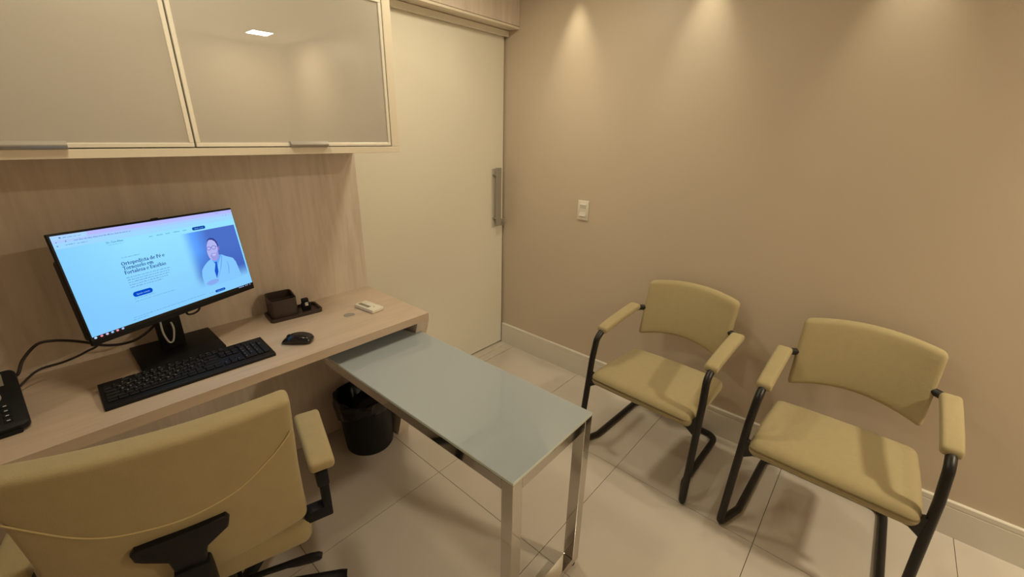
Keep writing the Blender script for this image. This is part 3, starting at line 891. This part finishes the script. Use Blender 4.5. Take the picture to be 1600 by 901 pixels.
# ------------------------------------------------------------------ keyboard
kb = thing('keyboard', 'full-size black keyboard lying on the desk in front of the monitor', 'keyboard', T(-1.935, -0.343, ZDK) @ R('Z', -0.014))
KW, KD = 0.448, 0.148
part('case', MB().prism([(-KD/2, 0.0003), (-KD/2, 0.010), (-KD/2+0.004, 0.0125), (KD/2-0.003, 0.0225), (KD/2, 0.020), (KD/2, 0.0003)], -KW/2, KW/2, 'x', 0.002, 2), M['keyplastic'], kb, local=True)
pitch = 0.0190
keymesh = {}
def keyobj(x, y, w, d=1.0):
    key = (round(w, 2), d)
    if key not in keymesh:
        keymesh[key] = MB().prism([(-w*pitch/2+0.0008, -d*pitch/2+0.0008), (w*pitch/2-0.0008, -d*pitch/2+0.0008), (w*pitch/2-0.0008, d*pitch/2-0.0008), (-w*pitch/2+0.0008, d*pitch/2-0.0008)], 0, 0.0055, 'z', 0.0017, 1).mesh('key', M['keyplastic'])
    o = bpy.data.objects.new('key', keymesh[key])
    COL.objects.link(o)
    o.parent = kb
    z = 0.0125 + (y + KD/2)/KD*0.0097
    o.location = (x, y, z)
    o.rotation_euler = (math.atan(0.0097/KD), 0, 0)
    return z
legs_ = []
rows = [
    (0.0545, [(1, 'Esc'), (-0.6, ''), (1, 'F1'), (1, 'F2'), (1, 'F3'), (1, 'F4'), (-0.4, ''), (1, 'F5'), (1, 'F6'), (1, 'F7'), (1, 'F8'), (-0.4, ''), (1, 'F9'), (1, 'F10'), (1, 'F11'), (1, 'F12'), (-0.6, ''), (1, ''), (1, ''), (1, '')]),
    (0.0320, [(1, "'")] + [(1, c) for c in '1234567890-='] + [(2, ''), (-0.25, ''), (1, ''), (1, ''), (1, ''), (-0.25, ''), (1, ''), (1, '/'), (1, '*'), (1, '-')]),
    (0.0130, [(1.5, '')] + [(1, c) for c in 'QWERTYUIOP'] + [(1, '´'), (1, '['), (1.5, ''), (-0.25, ''), (1, ''), (1, ''), (1, ''), (-0.25, ''), (1, '7'), (1, '8'), (1, '9'), (1, '+')]),
    (-0.0060, [(1.75, '')] + [(1, c) for c in 'ASDFGHJKLÇ'] + [(1, '~'), (2.25, ''), (-3.5, ''), (1, '4'), (1, '5'), (1, '6'), (1, '')]),
    (-0.0250, [(2.25, '')] + [(1, c) for c in 'ZXCVBNM,.;'] + [(2.75, ''), (-1.25, ''), (1, ''), (-1.25, ''), (1, '1'), (1, '2'), (1, '3'), (1, '')]),
    (-0.0440, [(1.25, ''), (1.25, ''), (1.25, ''), (6.25, ''), (1.25, ''), (1.25, ''), (1.25, ''), (1.25, ''), (-0.25, ''), (1, '<'), (1, ''), (1, '>'), (-0.25, ''), (2, '0'), (1, ','), (1, '')]),
]
for y, keys in rows:
    tot = sum(abs(k[0]) for k in keys)
    x = -tot*pitch/2
    for w, ch in keys:
        if w > 0:
            z = keyobj(x+w*pitch/2, y, w)
            if ch:
                legs_.append((ch, x+0.0045, y+0.0010, z))
        x += abs(w)*pitch
lg = MB()
for ch, x, y, z in legs_:
    cu = bpy.data.curves.new('t', 'FONT'); cu.body = ch; cu.size = 0.0065 if len(ch) == 1 else 0.005; cu.resolution_u = 1
    to = bpy.data.objects.new('t', cu); COL.objects.link(to)
    me = bpy.data.meshes.new_from_object(to.evaluated_get(bpy.context.evaluated_depsgraph_get()))
    bpy.data.objects.remove(to)
    q = T(x, y, z+0.0057) @ R('X', math.atan(0.0097/KD))
    lg.add([q @ v.co for v in me.vertices], [tuple(p.vertices) for p in me.polygons])
    bpy.data.meshes.remove(me)
lo_ = part('key_legends', lg, M['legend'], kb, local=True, smooth=False, recalc=False)
lo_['kind'] = 'stuff'

# ------------------------------------------------------------------ mouse
ms = thing('mouse', 'small black computer mouse on the desk to the right of the keyboard', 'mouse', T(-1.617, -0.372, ZDK) @ R('Z', math.radians(-43)))
def mousefn(p):
    t = p.x/0.055
    w = 0.62 + 0.38*math.cos((t-0.25)*1.15)
    hgt = 0.034*(max(0.0, 1-((t-0.15)/1.16)**2))**0.6
    z = 0.0012 + (p.z+0.018)/0.036*max(0.006, hgt)
    return (p.x, p.y*w*(1.0-0.12*(p.z > 0.006)), z)
part('mouse_shell', MB().pad((0.055, 0.031, 0.018), 0.016, mousefn, (12, 8, 4), 4), M['glossblack'], ms, local=True, angle=80)
part('scroll_wheel', MB().tube([(-0.028, -0.004, 0.024), (-0.028, 0.004, 0.024)], 0.009, 16), M['rubber'], ms, local=True)

# ------------------------------------------------------------------ desk organizer, usb stick, remote
og = thing('desk_organizer', 'dark brown plastic pen box on a low tray, on the desk right of the monitor', 'organizer', T(-1.515, -0.092, ZDK) @ R('Z', -0.10))
tr_ = MB()
P0 = rrect(-0.103, -0.056, 0.103, 0.056, 0.016)
P1 = rrect(-0.097, -0.050, 0.097, 0.050, 0.012)
n_ = len(P0)
V_ = [(x, y, 0.0003) for x, y in P0] + [(x*1.02, y*1.02, 0.015) for x, y in P0] + [(x, y, 0.015) for x, y in P1] + [(x, y, 0.004) for x, y in P1]
F_ = [tuple(range(n_))[::-1], tuple(range(3*n_, 4*n_))]
for k in range(3):
    for i in range(n_):
        F_.append((k*n_+i, k*n_+(i+1) % n_, (k+1)*n_+(i+1) % n_, (k+1)*n_+i))
part('tray', tr_.add(V_, F_), M['brownplastic'], og, local=True, angle=40)
bxm = MB()
P0 = rrect(-0.093, -0.040, 0.010, 0.046, 0.014)
P1 = rrect(-0.089, -0.036, 0.006, 0.042, 0.010)
def bz(y, z):   # front lip is lower than the rear
    return z + (0.016*(y+0.04)/0.086)
V_ = [(x, y, 0.0045) for x, y in P0] + [(x, y, bz(y, 0.085)) for x, y in P0] + [(x, y, bz(y, 0.085)) for x, y in P1] + [(x, y, 0.010) for x, y in P1]
part('pen_box', bxm.add(V_, [tuple(range(n_))[::-1], tuple(range(3*n_, 4*n_))] + [(k*n_+i, k*n_+(i+1) % n_, (k+1)*n_+(i+1) % n_, (k+1)*n_+i) for k in range(3) for i in range(n_)]), M['brownplastic'], og, local=True, angle=40)
part('divider', MB().box((-0.0885, 0.004, 0.0105), (0.0055, 0.007, 0.080), 0.0005, 1), M['brownplastic'], og, local=True, smooth=False)
ub = thing('usb_receiver', 'small black plug with a pale metal tip standing in the brown tray', 'plug', T(-1.463, -0.096, ZDK+0.0045) @ R('Z', -0.10))
part('plug_body', MB().box((-0.017, -0.012, 0.0), (0.017, 0.014, 0.034), 0.004, 2).box((-0.014, -0.004, 0.033), (0.014, 0.016, 0.052), 0.004, 2), M['blackplastic'], ub, local=True)
tp_ = part('metal_tip', MB().box((-0.006, -0.0175, 0.024), (0.006, -0.0115, 0.038), 0.001, 1), M['alu'], ub, local=True, smooth=False)
tp_['label'] = 'pale metal plug tip'
for dx in (-0.0028, 0.0028):
    part('slot', MB().box((dx-0.0012, -0.0179, 0.032), (dx+0.0012, -0.0174, 0.0355)), M['glossblack'], tp_, local=True, smooth=False)

rm = thing('remote_control', 'white remote control with a grey display, lying on the right end of the desk', 'remote', T(-1.262, -0.274, ZDK) @ R('Z', math.radians(-83)))
part('remote_body', MB().prism(rrect(-0.064, -0.031, 0.064, 0.031, 0.006), 0.0004, 0.017, 'z', 0.004, 2), M['whiteplastic'], rm, local=True)
part('display', MB().box((-0.052, -0.021, 0.0168), (0.020, -0.003, 0.0174), 0.0002, 1), M['greyscreen'], rm, local=True, smooth=False)
part('button', MB().prism(rrect(-0.050, 0.008, -0.020, 0.018, 0.004), 0.0168, 0.0182, 'z', 0.0004, 1), M['whiteplastic'], rm, local=True)
part('button', MB().lathe([(0.0028, 0.0168), (0.0028, 0.0180), (0.001, 0.0183)], 12, T(0.032, 0.002, 0)), M['greyscreen'], rm, local=True)

# ------------------------------------------------------------------ telephone and cables
ph = thing('telephone', 'black desk telephone with silver keys at the left edge of the desk', 'telephone', T(-2.395, -0.285, ZDK))
tilt = math.atan2(0.087, 0.178)
pm_ = T(-2.395, -0.365, 0.778) @ R('Z', 0.03) @ R('X', tilt)
part('phone_body', MB().prism(rrect(-0.100, -0.012, 0.100, 0.190, 0.016), -0.022, 0.0, 'z', 0.004, 2, pm_), M['blackplastic'], ph)
part('rear_foot', MB().prism([(-0.372, 0.7503), (-0.372, 0.760), (-0.205, 0.842), (-0.195, 0.842), (-0.185, 0.7503)], -2.480, -2.312, 'x', 0.002, 1), M['blackplastic'], ph, smooth=False)
ds = part('display', MB().box((-0.055, 0.135, 0.0), (0.075, 0.178, 0.0012), 0.0004, 1, pm_), M['greyscreen'], ph, smooth=False)
part('handset', MB().pad((0.026, 0.098, 0.018), 0.015, lambda p: (p.x-0.075, p.y+0.088, p.z+0.020-0.012*math.cos(p.y/0.098*1.4)), (3, 12, 2), 3, pm_), M['blackplastic'], ph, angle=80)
nv = MB().lathe([(0.020, 0.0), (0.020, 0.004), (0.012, 0.005), (0.010, 0.003)], 24, pm_ @ T(0.045, 0.098, 0))
nv.box((0.018, 0.108, 0), (0.030, 0.116, 0.003), 0.001, 1, pm_)
nvo = part('navigation_key', nv, M['silverkeys'], ph)
nvo['label'] = 'round silver navigation key'
for r_ in range(4):
    for c_ in range(3):
        part('key', MB().box((0.010+c_*0.024, 0.008+r_*0.0165, -0.0005), (0.026+c_*0.024, 0.019+r_*0.0165, 0.0025), 0.001, 1, pm_), M['keyplastic'], ph, smooth=False)
        part('key_mark', MB().box((0.015+c_*0.024, 0.012+r_*0.0165, 0.0025), (0.021+c_*0.024, 0.0145+r_*0.0165, 0.0027), 0, 1, pm_), M['legend'], ph, smooth=False)
single('phone_cable', MB().tube(smoothpath([(-2.350, -0.120, 0.800), (-2.322, -0.105, 0.802), (-2.304, -0.120, 0.812), (-2.285, -0.105, 0.846), (-2.248, -0.10, 0.881), (-2.213, -0.10, 0.881), (-2.175, -0.10, 0.866), (-2.139, -0.10, 0.845), (-2.114, -0.10, 0.828), (-2.076, -0.10, 0.816), (-2.031, -0.10, 0.818), (-1.986, -0.10, 0.843), (-1.965, -0.105, 0.87)], 6), 0.0042, 8), M['cableblack'],
       'dark cable arching from the telephone and passing behind the monitor', 'cable')
single('phone_cable', MB().tube(smoothpath([(-2.330, -0.140, 0.758), (-2.308, -0.110, 0.772), (-2.265, -0.09, 0.797), (-2.213, -0.09, 0.801), (-2.175, -0.09, 0.809), (-2.150, -0.09, 0.818), (-2.129, -0.095, 0.827), (-2.09, -0.11, 0.86), (-2.05, -0.12, 0.90)], 6), 0.0034, 8), M['cableblack'],
       'thinner dark cable running low over the desk from the telephone to the monitor corner', 'cable')

# ------------------------------------------------------------------ light switch
sw = thing('light_switch', 'white double light switch plate on the beige wall', 'switch', T(0, -0.570, 1.085))
part('plate', MB().box((-0.009, -0.606, 1.028), (-0.0002, -0.534, 1.142), 0.003, 2), M['whiteplastic'], sw)
part('rocker', MB().prism([(-0.0085, 1.097), (-0.0085, 1.121), (-0.0150, 1.121), (-0.0100, 1.097)], -0.592, -0.549, 'y', 0.0008, 1), M['whiteplastic'], sw, smooth=False)
part('rocker', MB().prism([(-0.0085, 1.051), (-0.0085, 1.075), (-0.0100, 1.075), (-0.0150, 1.051)], -0.592, -0.549, 'y', 0.0008, 1), M['whiteplastic'], sw, smooth=False)

# ------------------------------------------------------------------ ceiling lamps
def ceiling_panel(x, y, label, power=PANEL_POWER):
    t = thing('ceiling_light', label, 'light', T(x, y, CEIL), None)
    h = 0.085
    part('frame', MB().box((-h-0.012, -h-0.012, -0.010), (h+0.012, -h, -0.0002)).box((-h-0.012, h, -0.010), (h+0.012, h+0.012, -0.0002)).box((-h-0.012, -h, -0.010), (-h, h, -0.0002)).box((h, -h, -0.010), (h+0.012, h, -0.0002)), M['ceiling'], t, local=True, smooth=False)
    part('diffuser', MB().box((-h, -h, -0.006), (h, h, -0.0002)), M['led'], t, local=True, smooth=False)
    L = bpy.data.lights.new('panel_lamp', 'AREA')
    L.shape = 'SQUARE'; L.size = 2*h; L.energy = power; L.color = WARM
    o = bpy.data.objects.new('panel_lamp', L)
    COL.objects.link(o)
    o.parent = t
    o.location = (0, 0, -0.012)
ceiling_panel(-0.43, -3.40, 'square ceiling light reflected in the glass cabinet door')
ceiling_panel(-0.80, -0.62, 'added unseen square fill light nearest the sliding door', 6.8)  # unseen fill panel, added to brighten the door, table and desk end
ceiling_panel(-1.90, -0.80, 'added unseen square fill light above the desk chair', 5.4)  # another unseen fill, added to lift the left of the desk and floor
def wall_spot(x, y, label, group):
    t = thing('wall_washer_spot', label, 'light', T(x, y, CEIL), group)
    part('ring', MB().lathe([(0.024, -0.0002), (0.034, -0.0002), (0.033, -0.005), (0.024, -0.005)], 24), M['alu'], t, local=True)
    part('lamp_face', MB().lathe([(0.022, -0.0002), (0.022, -0.003), (0.010, -0.0032)], 20), M['lampface'], t, local=True)
    L = bpy.data.lights.new('spot_lamp', 'SPOT')
    L.energy = SPOT_POWER; L.color = SPOTC; L.spot_size = math.radians(54); L.spot_blend = 1.0; L.shadow_soft_size = 0.018
    o = bpy.data.objects.new('spot_lamp', L)
    COL.objects.link(o)
    o.parent = t
    o.location = (0, 0, -0.012)
for y, nth in ((-0.45, 'first'), (-1.13, 'second'), (-1.81, 'third'), (-2.49, 'fourth'), (-3.17, 'fifth')):
    wall_spot(-0.085, y, 'small round ceiling spot by the beige wall, %s from the sliding door' % nth, 'ceiling spots along the beige wall')
